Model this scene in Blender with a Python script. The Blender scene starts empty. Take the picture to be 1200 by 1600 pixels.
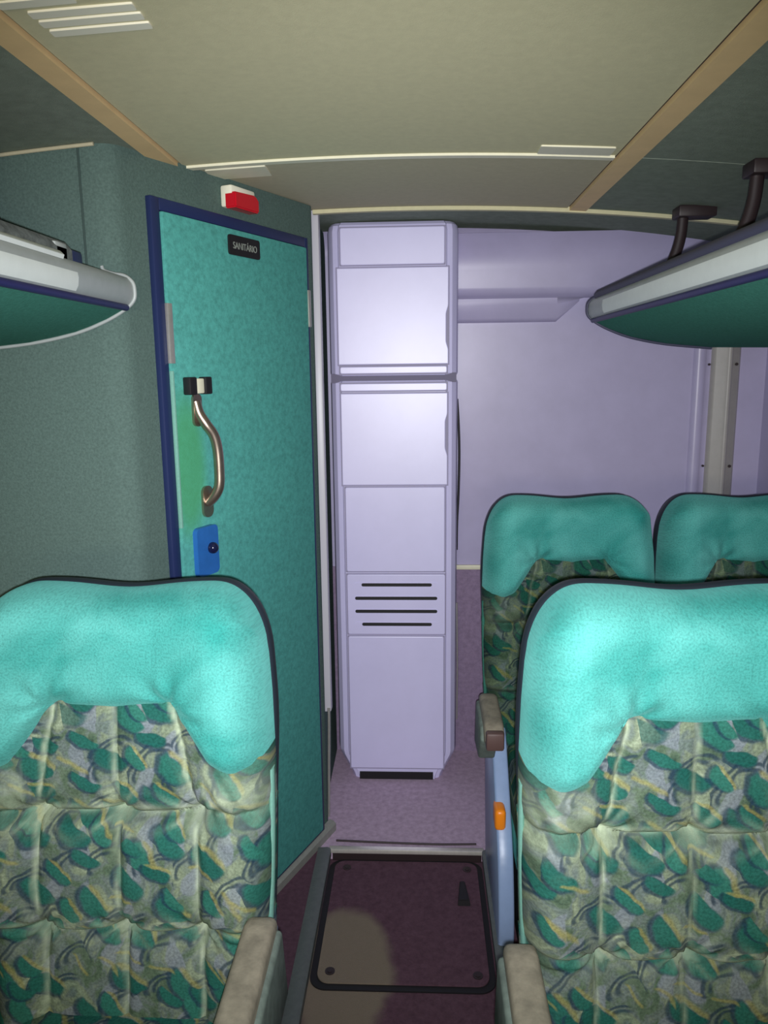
import bpy, bmesh, math, random
from mathutils import Vector, Matrix, noise

random.seed(4)
S = bpy.context.scene
COL = S.collection
R = math.radians

# ------------------------------------------------------------------ camera
cam_d = bpy.data.cameras.new('camera')
cam_d.sensor_fit = 'VERTICAL'
cam_d.sensor_height = 36.0
cam_d.lens = 36.0 * 1200 / 1600
cam_d.clip_start = 0.02
cam = bpy.data.objects.new('camera', cam_d)
COL.objects.link(cam)
_th, _yaw, _roll = R(10.588), R(2.708), R(0.7)
_f = Vector((-math.sin(_yaw) * math.cos(_th), math.cos(_yaw) * math.cos(_th), -math.sin(_th)))
_r = Vector((math.cos(_yaw), math.sin(_yaw), 0))
_d = _f.cross(_r)
_X = _r * math.cos(_roll) + _d * math.sin(_roll)
_Y = -_r * math.sin(_roll) + _d * math.cos(_roll)
cam.matrix_world = Matrix(((_X.x, -_Y.x, -_f.x, 0), (_X.y, -_Y.y, -_f.y, 0), (_X.z, -_Y.z, -_f.z, 1.40), (0, 0, 0, 1)))
S.camera = cam

# ------------------------------------------------------------------ light
S.view_settings.view_transform = 'Standard'
S.view_settings.look = 'None'
S.view_settings.gamma = 1.0
S.view_settings.use_curve_mapping = False
S.view_settings.exposure = 0.0

world = bpy.data.worlds.new('world')
S.world = world
world.use_nodes = True
bg = world.node_tree.nodes['Background']
bg.inputs[0].default_value = (0.85, 1.0, 0.92, 1)
bg.inputs[1].default_value = 0.26

# the phone's own flash, beside its lens
fl = bpy.data.lights.new('phone_flash', 'SPOT')
fl.energy = 140
fl.color = (0.92, 0.94, 1.0)
fl.spot_size = R(92)
fl.spot_blend = 1.0
fl.shadow_soft_size = 0.006
flo = bpy.data.objects.new('phone_flash', fl)
COL.objects.link(flo)
flo.matrix_world = cam.matrix_world @ Matrix.Translation((0.004, -0.012, 0.0))

# warm cabin light from the front of the coach
al = bpy.data.lights.new('cabin_lamp', 'AREA')
al.energy = 12
al.color = (1.0, 0.86, 0.55)
al.shape = 'RECTANGLE'
al.size = 0.9
al.size_y = 0.3
alo = bpy.data.objects.new('cabin_lamp', al)
COL.objects.link(alo)
alo.location = (-0.05, -1.2, 1.25)
alo.rotation_euler = (R(122), 0, 0)


# ------------------------------------------------------------------ materials
def lin(c):
    return tuple(((v / 255) / 12.92 if v / 255 <= 0.04045 else ((v / 255 + 0.055) / 1.055) ** 2.4) for v in c) + (1,)


def mat(name, rgb, rough=0.5, metal=0.0, spec=0.5, nscale=0, namp=0.0, bump=0.0, bscale=200, sheen=0.0, coat=0.0):
    m = bpy.data.materials.new(name)
    m.use_nodes = True
    nt = m.node_tree
    p = nt.nodes['Principled BSDF']
    c = lin(rgb)
    p.inputs['Base Color'].default_value = c
    p.inputs['Roughness'].default_value = rough
    p.inputs['Metallic'].default_value = metal
    p.inputs['Specular IOR Level'].default_value = spec
    p.inputs['Coat Weight'].default_value = coat
    if sheen:
        p.inputs['Sheen Weight'].default_value = sheen
        p.inputs['Sheen Roughness'].default_value = 0.4
        p.inputs['Sheen Tint'].default_value = c
    tc = nt.nodes.new('ShaderNodeTexCoord')
    if nscale:
        n = nt.nodes.new('ShaderNodeTexNoise')
        n.inputs['Scale'].default_value = nscale
        n.inputs['Detail'].default_value = 6
        n.inputs['Roughness'].default_value = 0.65
        nt.links.new(tc.outputs['Object'], n.inputs['Vector'])
        r = nt.nodes.new('ShaderNodeValToRGB')
        r.color_ramp.elements[0].position = 0.3
        r.color_ramp.elements[1].position = 0.7
        r.color_ramp.elements[0].color = tuple(v * (1 - namp) for v in c[:3]) + (1,)
        r.color_ramp.elements[1].color = tuple(min(1, v * (1 + namp)) for v in c[:3]) + (1,)
        nt.links.new(n.outputs['Fac'], r.inputs['Fac'])
        nt.links.new(r.outputs['Color'], p.inputs['Base Color'])
    if bump:
        n2 = nt.nodes.new('ShaderNodeTexNoise')
        n2.inputs['Scale'].default_value = bscale
        n2.inputs['Detail'].default_value = 3
        nt.links.new(tc.outputs['Object'], n2.inputs['Vector'])
        b = nt.nodes.new('ShaderNodeBump')
        b.inputs['Strength'].default_value = bump
        b.inputs['Distance'].default_value = 0.002
        nt.links.new(n2.outputs['Fac'], b.inputs['Height'])
        nt.links.new(b.outputs['Normal'], p.inputs['Normal'])
    return m


M = {}
M['ceiling'] = mat('cream_headliner', (206, 200, 164), 0.75, nscale=60, namp=0.05, bump=0.15, bscale=500, spec=0.2)
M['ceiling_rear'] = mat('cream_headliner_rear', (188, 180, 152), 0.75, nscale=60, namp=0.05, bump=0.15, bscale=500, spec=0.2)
M['side_ceiling'] = mat('green_grey_headliner', (134, 144, 130), 0.9, nscale=40, namp=0.12, bump=0.4, bscale=600, spec=0.1)
M['rail'] = mat('tan_rail', (232, 200, 148), 0.6, nscale=14, namp=0.06, spec=0.3)
M['cream'] = mat('cream_plastic', (226, 222, 196), 0.5, nscale=30, namp=0.04)
M['white_plate'] = mat('white_plastic_plate', (238, 234, 214), 0.5)
M['black'] = mat('black_rubber', (22, 20, 24), 0.6)
M['dark'] = mat('dark_brown_plastic', (46, 34, 36), 0.5)
M['wall_fabric'] = mat('grey_green_wall_fabric', (88, 108, 102), 0.95, nscale=220, namp=0.22, bump=0.5, bscale=700, spec=0.08)
M['door_fabric'] = mat('teal_door_fabric', (82, 160, 152), 0.9, nscale=90, namp=0.22, bump=0.5, bscale=700, spec=0.12, sheen=0.25)
M['door_green'] = mat('green_worn_fabric', (48, 150, 100), 0.9, nscale=150, namp=0.2, spec=0.1)  # green door fabric
M['navy'] = mat('navy_trim', (30, 42, 84), 0.5)
M['indigo'] = mat('indigo_stripe', (26, 26, 84), 0.45)
M['lock_blue'] = mat('blue_lock_plastic', (44, 104, 178), 0.35, nscale=30, namp=0.1)
M['chrome'] = mat('worn_chrome', (168, 152, 138), 0.30, metal=0.9, nscale=60, namp=0.1)
M['silver'] = mat('silver_aluminium', (186, 184, 178), 0.4, metal=0.6, nscale=60, namp=0.08)
M['nosing'] = mat('bright_nosing', (225, 220, 212), 0.3, metal=0.5, nscale=60, namp=0.08)
M['sill'] = mat('pale_grey_sill', (150, 152, 144), 0.5, metal=0.2, nscale=60, namp=0.1)
M['grey_trim'] = mat('grey_green_metal_trim', (98, 104, 102), 0.55, metal=0.3, nscale=60, namp=0.12)
M['lilac'] = mat('lilac_white_moulding', (218, 213, 252), 0.40, nscale=7, namp=0.03, bump=0.10, bscale=9, spec=1.0)
M['lilac_wall'] = mat('lilac_wall_panel', (180, 173, 205), 0.36, nscale=9, namp=0.05, bump=0.1, bscale=14)
M['pillar'] = mat('grey_beige_pillar', (168, 164, 160), 0.4, nscale=30, namp=0.05)
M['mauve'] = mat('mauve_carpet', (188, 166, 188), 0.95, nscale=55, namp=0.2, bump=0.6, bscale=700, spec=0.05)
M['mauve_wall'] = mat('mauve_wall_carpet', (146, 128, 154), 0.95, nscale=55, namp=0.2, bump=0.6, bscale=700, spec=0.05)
M['maroon'] = mat('maroon_carpet', (92, 68, 80), 0.95, nscale=70, namp=0.22, bump=0.6, bscale=700, spec=0.05)
M['seam'] = mat('dark_green_seam', (58, 76, 72), 0.9)
M['gap_dark'] = mat('dark_lilac_gap', (104, 98, 124), 0.6)
M['red'] = mat('red_lens', (196, 16, 36), 0.25, coat=0.4)
M['rack_white'] = mat('off_white_rack_edge', (216, 222, 216), 0.4, nscale=40, namp=0.03)
M['rack_grey'] = mat('grey_rack_edge', (160, 166, 164), 0.4, nscale=40, namp=0.06)
M['rack_fabric'] = mat('dark_green_rack_fabric', (72, 134, 118), 0.95, nscale=180, namp=0.2, bump=0.4, bscale=700, spec=0.08)
M['net'] = mat('mottled_grey_net', (92, 98, 96), 0.9, nscale=60, namp=0.6)
M['bead_dark'] = mat('dark_slate_bead', (62, 62, 84), 0.6)
M['shell'] = mat('charcoal_seat_shell', (28, 36, 46), 0.6)
M['piping'] = mat('pale_teal_piping', (122, 176, 160), 0.8, nscale=200, namp=0.1)
M['seat_blue'] = mat('pale_blue_seat_side', (142, 164, 200), 0.35, nscale=25, namp=0.06)
M['orange'] = mat('orange_plastic', (250, 142, 30), 0.35)
M['arm'] = mat('worn_beige_vinyl', (132, 124, 108), 0.7, nscale=30, namp=0.3, bump=0.3, bscale=90)
M['arm_side'] = mat('grey_green_arm_side', (104, 116, 108), 0.75, nscale=40, namp=0.3)
M['arm_cap'] = mat('brown_arm_cap', (92, 70, 66), 0.5)
M['base'] = mat('black_seat_base', (24, 24, 26), 0.6)
M['white_text'] = mat('off_white_lettering', (140, 146, 138), 0.5)
M['post'] = mat('white_edge_post', (200, 198, 206), 0.4)


def velvet():
    m = mat('teal_velvet', (76, 166, 158), 0.85, spec=0.15, bump=0.5, bscale=600)
    nt = m.node_tree
    p = nt.nodes['Principled BSDF']
    p.inputs['Sheen Weight'].default_value = 0.38
    p.inputs['Sheen Roughness'].default_value = 0.35
    p.inputs['Sheen Tint'].default_value = lin((150, 245, 235))
    uv = nt.nodes.new('ShaderNodeUVMap')
    n1 = nt.nodes.new('ShaderNodeTexNoise'); n1.inputs['Scale'].default_value = 6; n1.inputs['Detail'].default_value = 3; n1.inputs['Distortion'].default_value = 0.6
    n2 = nt.nodes.new('ShaderNodeTexNoise'); n2.inputs['Scale'].default_value = 330; n2.inputs['Detail'].default_value = 2
    nt.links.new(uv.outputs[0], n1.inputs['Vector']); nt.links.new(uv.outputs[0], n2.inputs['Vector'])
    r1 = nt.nodes.new('ShaderNodeValToRGB')
    r1.color_ramp.elements[0].position = 0.36; r1.color_ramp.elements[0].color = lin((48, 136, 128))
    r1.color_ramp.elements[1].position = 0.62; r1.color_ramp.elements[1].color = lin((88, 168, 160))
    nt.links.new(n1.outputs['Fac'], r1.inputs['Fac'])
    r2 = nt.nodes.new('ShaderNodeValToRGB')
    r2.color_ramp.elements[0].position = 0.25; r2.color_ramp.elements[0].color = (0.72, 0.72, 0.72, 1)
    r2.color_ramp.elements[1].position = 0.6; r2.color_ramp.elements[1].color = (1.08, 1.08, 1.08, 1)
    nt.links.new(n2.outputs['Fac'], r2.inputs['Fac'])
    mx = nt.nodes.new('ShaderNodeMix'); mx.data_type = 'RGBA'; mx.blend_type = 'MULTIPLY'; mx.inputs['Factor'].default_value = 1
    nt.links.new(r1.outputs[0], mx.inputs['A']); nt.links.new(r2.outputs[0], mx.inputs['B'])
    nt.links.new(mx.outputs['Result'], p.inputs['Base Color'])
    return m


def pattern(deep=False):
    """woven moquette: pale grey-beige ground with teal leaves, navy strokes, mustard flecks, worn pale at the seams"""
    m = mat('deep_green_moquette' if deep else 'patterned_moquette', (170, 180, 160), 0.9, spec=0.1, bump=0.3, bscale=500)
    nt = m.node_tree
    p = nt.nodes['Principled BSDF']
    N = nt.nodes.new
    L = nt.links.new

    def math_(op, a, b=None, c=None):
        n = N('ShaderNodeMath'); n.operation = op
        for i, v in enumerate((a, b, c)):
            if v is None:
                continue
            if isinstance(v, (int, float)):
                n.inputs[i].default_value = v
            else:
                L(v, n.inputs[i])
        return n.outputs[0]

    def vec(op, a, b=None):
        n = N('ShaderNodeVectorMath'); n.operation = op
        for i, v in enumerate((a, b)):
            if v is None:
                continue
            if isinstance(v, tuple):
                n.inputs[i].default_value = v
            else:
                L(v, n.inputs[i])
        return n.outputs['Value'] if op in ('LENGTH', 'DOT_PRODUCT') else n.outputs[0]

    uv = N('ShaderNodeUVMap').outputs[0]
    nz = N('ShaderNodeTexNoise'); nz.inputs['Scale'].default_value = 22; nz.inputs['Detail'].default_value = 2
    L(uv, nz.inputs['Vector'])
    warp = vec('MULTIPLY', vec('SUBTRACT', nz.outputs['Color'], (0.5, 0.5, 0.5)), (0.022, 0.022, 0))
    w = vec('ADD', uv, warp)

    def cell(scale, off, ang, ex, ey):
        """distance to the centre of a slanted leaf in every cell of a jittered grid"""
        q = vec('ADD', w, off)
        v = N('ShaderNodeTexVoronoi'); v.voronoi_dimensions = '2D'; v.inputs['Scale'].default_value = scale
        v.inputs['Randomness'].default_value = 0.75
        L(q, v.inputs['Vector'])
        d = vec('SUBTRACT', q, v.outputs['Position'])
        rot = N('ShaderNodeVectorRotate'); rot.rotation_type = 'Z_AXIS'
        L(d, rot.inputs['Vector'])
        sep = N('ShaderNodeSeparateColor'); L(v.outputs['Color'], sep.inputs[0])
        a = math_('MULTIPLY_ADD', sep.outputs[0], 0.9, ang - 0.45)
        L(a, rot.inputs['Angle'])
        s = vec('MULTIPLY', rot.outputs[0], (1 / ex, 1 / ey, 0))
        return s, sep

    def step(val, edge, soft=0.12):
        mr = N('ShaderNodeMapRange'); mr.interpolation_type = 'SMOOTHSTEP'
        mr.inputs['From Min'].default_value = edge - soft; mr.inputs['From Max'].default_value = edge + soft
        mr.inputs['To Min'].default_value = 1; mr.inputs['To Max'].default_value = 0
        L(val, mr.inputs['Value'])
        return mr.outputs[0]

    def mix(fac, a, b):
        n = N('ShaderNodeMix'); n.data_type = 'RGBA'
        L(fac, n.inputs['Factor'])
        for k, v in (('A', a), ('B', b)):
            if isinstance(v, tuple):
                n.inputs[k].default_value = v
            else:
                L(v, n.inputs[k])
        return n.outputs['Result']

    # ground: drifting pale, olive and lavender greys
    g = N('ShaderNodeTexNoise'); g.inputs['Scale'].default_value = 19; g.inputs['Detail'].default_value = 4; g.inputs['Distortion'].default_value = 1.0
    L(uv, g.inputs['Vector'])
    r = N('ShaderNodeValToRGB')
    e = r.color_ramp.elements
    e[0].position = 0.30; e[0].color = lin((60, 80, 66))
    e[1].position = 0.72; e[1].color = lin((152, 164, 138))
    for pos, c in ((0.42, (86, 104, 84)), (0.50, (100, 112, 108)), (0.58, (116, 128, 106))):
        x = e.new(pos); x.color = lin(c)
    L(g.outputs['Fac'], r.inputs['Fac'])
    col = r.outputs[0]
    # lavender-grey wedges
    s4, h4 = cell(14, (0.13, 0.71, 0), 0.5, 0.024, 0.034)
    w4 = math_('MULTIPLY', step(vec('LENGTH', s4), 0.8, 0.08), step(vec('DOT_PRODUCT', s4, (0.8, 0.6, 0)), 0.1, 0.05))
    col = mix(math_('MULTIPLY', w4, 0.75), col, lin((120, 128, 136)))
    # navy double arcs
    s1, h1 = cell(15, (0.31, 0.17, 0), 0.9, 0.021, 0.036)
    d1 = vec('LENGTH', s1)
    ring = math_('MAXIMUM', step(math_('ABSOLUTE', math_('SUBTRACT', d1, 0.95)), 0.10, 0.06), step(math_('ABSOLUTE', math_('SUBTRACT', d1, 0.62)), 0.09, 0.06))
    half = step(vec('DOT_PRODUCT', s1, (1, 0.3, 0)), 0.0, 0.2)
    col = mix(math_('MULTIPLY', math_('MULTIPLY', ring, half), 0.8), col, lin((38, 56, 70)))
    # half leaves: one curved side, one straight slanting side with a mustard sliver along it
    for sc, off, an, ex, ey, gl in ((15.0, (0, 0, 0), -0.75, 0.025, 0.034, 0.9), (17.5, (0.57, 0.83, 0), -0.95, 0.017, 0.026, 0.65)):
        s2, h2 = cell(sc, off, an, ex, ey)
        gate_l = step(h2.outputs[2], gl, 0.02)
        sx = vec('DOT_PRODUCT', s2, (1, 0, 0))
        ln_ = vec('LENGTH', s2)
        yel = math_('MULTIPLY', step(math_('ABSOLUTE', math_('SUBTRACT', sx, 0.40)), 0.14, 0.12), step(ln_, 0.86, 0.1))
        col = mix(math_('MULTIPLY', math_('MULTIPLY', yel, step(h2.outputs[1], 0.45, 0.02)), 0.65), col, lin((142, 138, 80)))
        sh = math_('MULTIPLY', step(vec('LENGTH', vec('ADD', s2, (0.20, -0.10, 0))), 0.92, 0.10), step(sx, 0.2, 0.06))
        col = mix(math_('MULTIPLY', math_('MULTIPLY', sh, gate_l), 0.8), col, lin((34, 58, 74)))
        lf = math_('MULTIPLY', math_('MULTIPLY', step(ln_, 0.84, 0.12), step(sx, 0.2, 0.10)), gate_l)
        col = mix(math_('MULTIPLY', lf, 0.88), col, mix(h2.outputs[0], lin((26, 88, 78)), lin((48, 112, 96))))
    # thread noise
    tn = N('ShaderNodeTexNoise'); tn.inputs['Scale'].default_value = 260; tn.inputs['Detail'].default_value = 2
    L(uv, tn.inputs['Vector'])
    tr = N('ShaderNodeValToRGB')
    tr.color_ramp.elements[0].position = 0.3; tr.color_ramp.elements[0].color = (0.7, 0.7, 0.7, 1)
    tr.color_ramp.elements[1].position = 0.65; tr.color_ramp.elements[1].color = (1.1, 1.1, 1.1, 1)
    L(tn.outputs['Fac'], tr.inputs['Fac'])
    mm = N('ShaderNodeMix'); mm.data_type = 'RGBA'; mm.blend_type = 'MULTIPLY'; mm.inputs['Factor'].default_value = 1
    L(col, mm.inputs['A']); L(tr.outputs[0], mm.inputs['B'])
    col = mm.outputs['Result']
    if deep:      # rear row: cloth multiplied darker and greener, seam wear weaker
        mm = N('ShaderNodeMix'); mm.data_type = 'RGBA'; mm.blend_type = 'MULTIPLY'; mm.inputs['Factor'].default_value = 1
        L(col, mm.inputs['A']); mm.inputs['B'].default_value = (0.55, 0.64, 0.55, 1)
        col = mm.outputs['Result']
    # pale wear along the seams and in the puckers
    at = N('ShaderNodeAttribute'); at.attribute_name = 'wear'
    wn = N('ShaderNodeTexNoise'); wn.inputs['Scale'].default_value = 45; wn.inputs['Detail'].default_value = 4
    L(uv, wn.inputs['Vector'])
    wf = math_('MULTIPLY', at.outputs['Fac'], math_('MULTIPLY_ADD', wn.outputs['Fac'], 1.6, -0.15))
    wc = N('ShaderNodeClamp'); L(wf, wc.inputs[0])
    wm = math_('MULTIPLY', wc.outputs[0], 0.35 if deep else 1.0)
    col = mix(wm, col, lin((182, 194, 166)))
    L(col, p.inputs['Base Color'])
    return m


def patchy(off):
    """maroon carpet with a soft-edged beige area; off = object origin in the coach"""
    m = mat('patchy_maroon_carpet', (92, 68, 80), 0.95, nscale=70, namp=0.22, bump=0.6, bscale=700, spec=0.05)
    nt = m.node_tree
    p = nt.nodes['Principled BSDF']
    src = p.inputs['Base Color'].links[0].from_socket
    tc = nt.nodes.new('ShaderNodeTexCoord')

    def vm(op, a, b):
        n = nt.nodes.new('ShaderNodeVectorMath'); n.operation = op
        nt.links.new(a, n.inputs[0])
        if isinstance(b, tuple):
            n.inputs[1].default_value = b
        else:
            nt.links.new(b, n.inputs[1])
        return n
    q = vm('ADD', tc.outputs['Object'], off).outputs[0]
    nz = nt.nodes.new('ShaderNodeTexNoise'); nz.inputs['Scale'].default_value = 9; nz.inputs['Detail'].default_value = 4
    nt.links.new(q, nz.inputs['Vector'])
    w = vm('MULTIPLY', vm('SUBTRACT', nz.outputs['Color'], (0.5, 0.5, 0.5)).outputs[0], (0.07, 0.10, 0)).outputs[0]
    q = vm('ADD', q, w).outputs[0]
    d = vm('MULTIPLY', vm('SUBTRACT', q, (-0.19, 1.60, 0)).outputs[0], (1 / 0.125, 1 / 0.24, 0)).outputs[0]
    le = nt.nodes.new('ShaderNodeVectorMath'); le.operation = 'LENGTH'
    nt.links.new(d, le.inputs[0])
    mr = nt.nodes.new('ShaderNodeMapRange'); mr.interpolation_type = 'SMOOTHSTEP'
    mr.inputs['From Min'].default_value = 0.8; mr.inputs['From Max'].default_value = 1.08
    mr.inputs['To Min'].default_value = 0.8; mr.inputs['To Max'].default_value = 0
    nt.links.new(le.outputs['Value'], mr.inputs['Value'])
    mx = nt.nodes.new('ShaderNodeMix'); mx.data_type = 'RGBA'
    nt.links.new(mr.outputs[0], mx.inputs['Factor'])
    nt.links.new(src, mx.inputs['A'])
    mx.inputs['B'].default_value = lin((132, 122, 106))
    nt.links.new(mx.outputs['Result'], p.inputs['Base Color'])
    return m


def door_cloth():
    """teal door fabric with a green patch beside the pull handle"""
    m = mat('teal_door_fabric_green_patch', (82, 160, 152), 0.9, nscale=90, namp=0.22, bump=0.5, bscale=700, spec=0.12, sheen=0.25)
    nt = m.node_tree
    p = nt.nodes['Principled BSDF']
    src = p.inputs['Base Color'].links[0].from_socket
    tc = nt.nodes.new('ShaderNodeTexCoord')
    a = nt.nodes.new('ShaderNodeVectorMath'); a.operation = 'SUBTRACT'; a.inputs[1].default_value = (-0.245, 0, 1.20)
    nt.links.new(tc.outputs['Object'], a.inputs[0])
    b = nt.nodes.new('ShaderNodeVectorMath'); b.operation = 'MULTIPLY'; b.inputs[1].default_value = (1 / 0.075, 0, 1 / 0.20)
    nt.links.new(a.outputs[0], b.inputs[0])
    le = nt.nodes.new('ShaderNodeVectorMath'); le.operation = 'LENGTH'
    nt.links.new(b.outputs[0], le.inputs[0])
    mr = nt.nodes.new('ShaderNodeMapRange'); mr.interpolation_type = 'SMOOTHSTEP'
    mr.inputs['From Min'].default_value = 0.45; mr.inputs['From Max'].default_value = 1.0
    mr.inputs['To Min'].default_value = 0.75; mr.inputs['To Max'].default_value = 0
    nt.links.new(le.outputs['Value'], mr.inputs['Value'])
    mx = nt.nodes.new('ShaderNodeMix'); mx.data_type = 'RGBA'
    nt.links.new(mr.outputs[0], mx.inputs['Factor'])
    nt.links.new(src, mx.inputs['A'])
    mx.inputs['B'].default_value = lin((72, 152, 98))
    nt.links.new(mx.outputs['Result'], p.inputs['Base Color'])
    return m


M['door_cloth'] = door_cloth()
M['aisle_carpet'] = patchy((0, 0, 0))
M['hatch_carpet'] = patchy((-0.045, 1.82, 0))
M['velvet'] = velvet()
M['pattern'] = pattern()
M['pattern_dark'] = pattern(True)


# ------------------------------------------------------------------ helpers
def link(name, me, m=None, parent=None):
    o = bpy.data.objects.new(name, me)
    COL.objects.link(o)
    if m is not None and len(me.materials) == 0:
        me.materials.append(m)
    if parent is not None:
        o.parent = parent
    return o


def from_bm(name, bm, m, parent=None, smooth=True, ang=40):
    bmesh.ops.recalc_face_normals(bm, faces=bm.faces[:])
    me = bpy.data.meshes.new(name)
    bm.to_mesh(me)
    bm.free()
    if smooth:
        me.polygons.foreach_set('use_smooth', [True] * len(me.polygons))
        me.set_sharp_from_angle(angle=R(ang))
    me.update()
    return link(name, me, m, parent)


def bm_box(bm, lo, hi, bevel=0.0, seg=2):
    geo = bmesh.ops.create_cube(bm, size=1)
    vs = geo['verts']
    for v in vs:
        v.co = Vector(((lo[i] + hi[i]) / 2 + v.co[i] * (hi[i] - lo[i]) for i in range(3)))
    if bevel:
        es = list({e for v in vs for e in v.link_edges})
        bmesh.ops.bevel(bm, geom=es, offset=bevel, segments=seg, profile=0.5, affect='EDGES')
    return bm


def box(name, lo, hi, m, parent=None, bevel=0.0, seg=2):
    return from_bm(name, bm_box(bmesh.new(), lo, hi, bevel, seg), m, parent)


def bm_prism(bm, pts, a0, a1, axis):
    """extrude the closed outline pts along an axis: 'x' pts=(y,z), 'y' pts=(x,z), 'z' pts=(x,y)"""
    def P(p, a):
        return {'x': (a, p[0], p[1]), 'y': (p[0], a, p[1]), 'z': (p[0], p[1], a)}[axis]
    A = [bm.verts.new(P(p, a0)) for p in pts]
    B = [bm.verts.new(P(p, a1)) for p in pts]
    n = len(pts)
    for i in range(n):
        bm.faces.new((A[i], A[(i + 1) % n], B[(i + 1) % n], B[i]))
    bm.faces.new(A)
    bm.faces.new(B[::-1])
    return bm


def prism(name, pts, a0, a1, axis, m, parent=None, bevel=0.0, ang=35):
    bm = bm_prism(bmesh.new(), pts, a0, a1, axis)
    if bevel:
        bmesh.ops.recalc_face_normals(bm, faces=bm.faces[:])
        bmesh.ops.bevel(bm, geom=bm.edges[:], offset=bevel, segments=2, profile=0.5, affect='EDGES')
    return from_bm(name, bm, m, parent, ang=ang)


def rrect(x0, x1, y0, y1, r, n=6):
    out = []
    for cx, cy, a0 in ((x1 - r, y1 - r, 0), (x0 + r, y1 - r, 90), (x0 + r, y0 + r, 180), (x1 - r, y0 + r, 270)):
        for i in range(n + 1):
            a = R(a0 + 90 * i / n)
            out.append((cx + r * math.cos(a), cy + r * math.sin(a)))
    return out


def tube(name, path, rad, m, parent=None, n=12, closed=False):
    """swept round bar; rad is a number or one per point, or (rx, ry)"""
    bm = bmesh.new()
    P = [Vector(p) for p in path]
    K = len(P)
    rings = []
    up = None
    for i in range(K):
        if closed:
            t = (P[(i + 1) % K] - P[i - 1]).normalized()
        else:
            t = (P[min(i + 1, K - 1)] - P[max(i - 1, 0)]).normalized()
        if up is None:
            up = Vector((0, 0, 1)) if abs(t.z) < 0.9 else Vector((0, 1, 0))
        side = t.cross(up).normalized()
        up = side.cross(t).normalized()
        rr = rad[i] if isinstance(rad, list) else rad
        ra, rb = rr if isinstance(rr, tuple) else (rr, rr)
        rings.append([bm.verts.new(P[i] + side * ra * math.cos(2 * math.pi * k / n) + up * rb * math.sin(2 * math.pi * k / n)) for k in range(n)])
    for i in range(K if closed else K - 1):
        a, b = rings[i], rings[(i + 1) % K]
        for k in range(n):
            bm.faces.new((a[k], a[(k + 1) % n], b[(k + 1) % n], b[k]))
    if not closed:
        bm.faces.new(rings[0][::-1])
        bm.faces.new(rings[-1])
    return from_bm(name, bm, m, parent, ang=60)


def smooth_path(pts, n=8):
    """Catmull-Rom through pts"""
    P = [Vector(p) for p in pts]
    out = []
    for i in range(len(P) - 1):
        p0, p1, p2, p3 = P[max(i - 1, 0)], P[i], P[i + 1], P[min(i + 2, len(P) - 1)]
        for k in range(n):
            t = k / n
            out.append(0.5 * ((2 * p1) + (p2 - p0) * t + (2 * p0 - 5 * p1 + 4 * p2 - p3) * t * t + (3 * p1 - p0 - 3 * p2 + p3) * t ** 3))
    out.append(P[-1])
    return out


def empty(name, loc=(0, 0, 0), rz=0.0):
    o = bpy.data.objects.new(name, None)
    o.empty_display_size = 0.1
    COL.objects.link(o)
    o.location = loc
    o.rotation_euler = (0, 0, rz)
    return o


def tag(o, label, cat, group=None):
    o['label'] = label
    o['category'] = cat
    if group:
        o['group'] = group
    return o


def struct(o, label=None):
    o['kind'] = 'structure'
    if label:
        o['label'] = label
    o['category'] = o.name.split('_')[0].split('.')[0]
    return o


def disc(bm, c, r, h, axis='z', n=20):
    ax = {'x': Matrix.Rotation(R(90), 4, 'Y'), 'y': Matrix.Rotation(R(90), 4, 'X'), 'z': Matrix()}[axis]
    bmesh.ops.create_cone(bm, cap_ends=True, segments=n, radius1=r, radius2=r, depth=h, matrix=Matrix.Translation(c) @ ax)
    return bm


# ------------------------------------------------------------------ the coach body
XL, XR = -1.245, 1.155                   # side walls
YF, YE, YB = -1.6, 2.21, 2.66            # open front, rear edge of the headliner, rear wall
ZA = -0.035                               # aisle floor, sunk below the seat platforms


def zc(x):
    return 1.832 - 0.068 * (x + 0.045) ** 2


def ceiling_strip(name, x0, x1, y0, y1, m, label, up=0.02, dz=0.0):
    bm = bmesh.new()
    n = max(2, int((x1 - x0) / 0.03))
    xs = [x0 + (x1 - x0) * i / n for i in range(n + 1)]
    pts = [(x, zc(x) + dz) for x in xs] + [(x, zc(x) + dz + up) for x in reversed(xs)]
    bm_prism(bm, pts, y0, y1, 'y')
    return struct(from_bm(name, bm, m, ang=30), label)


ceiling_strip('ceiling', -0.488, 0.400, YF, 1.684, M['ceiling'], 'cream ceiling panel over the aisle')
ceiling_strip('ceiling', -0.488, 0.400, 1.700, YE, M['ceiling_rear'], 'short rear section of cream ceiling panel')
ceiling_strip('ceiling', XL, -0.532, YF, YE, M['side_ceiling'], 'dark green-grey ceiling panel above left luggage rack')
ceiling_strip('ceiling', 0.450, XR, YF, 1.690, M['side_ceiling'], 'dark green-grey ceiling panel above right luggage rack')
ceiling_strip('ceiling', 0.450, XR, 1.694, YE, M['side_ceiling'], 'rear section of dark green-grey ceiling panel on right')
ceiling_strip('trim_1', -0.531, -0.493, YF, 1.72, M['rail'], 'tan rail along left edge of ceiling', up=0.03, dz=-0.006)
ceiling_strip('trim_2', 0.406, 0.450, YF, YE, M['rail'], 'tan rail along right edge of ceiling', up=0.03, dz=-0.006)
ceiling_strip('trim_3', -0.486, 0.398, 1.682, 1.702, M['cream'], 'cream joint strip across the ceiling', up=0.012, dz=-0.005)
ceiling_strip('trim_4', -0.29, 0.95, YE - 0.006, YE + 0.012, M['ceiling'], 'cream rear edging of the ceiling', up=0.03, dz=-0.010)
ceiling_strip('ceiling', XL, XR, YE + 0.012, YB + 0.02, M['side_ceiling'], 'recessed ceiling behind the rear edging', up=0.02, dz=0.014)
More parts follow.
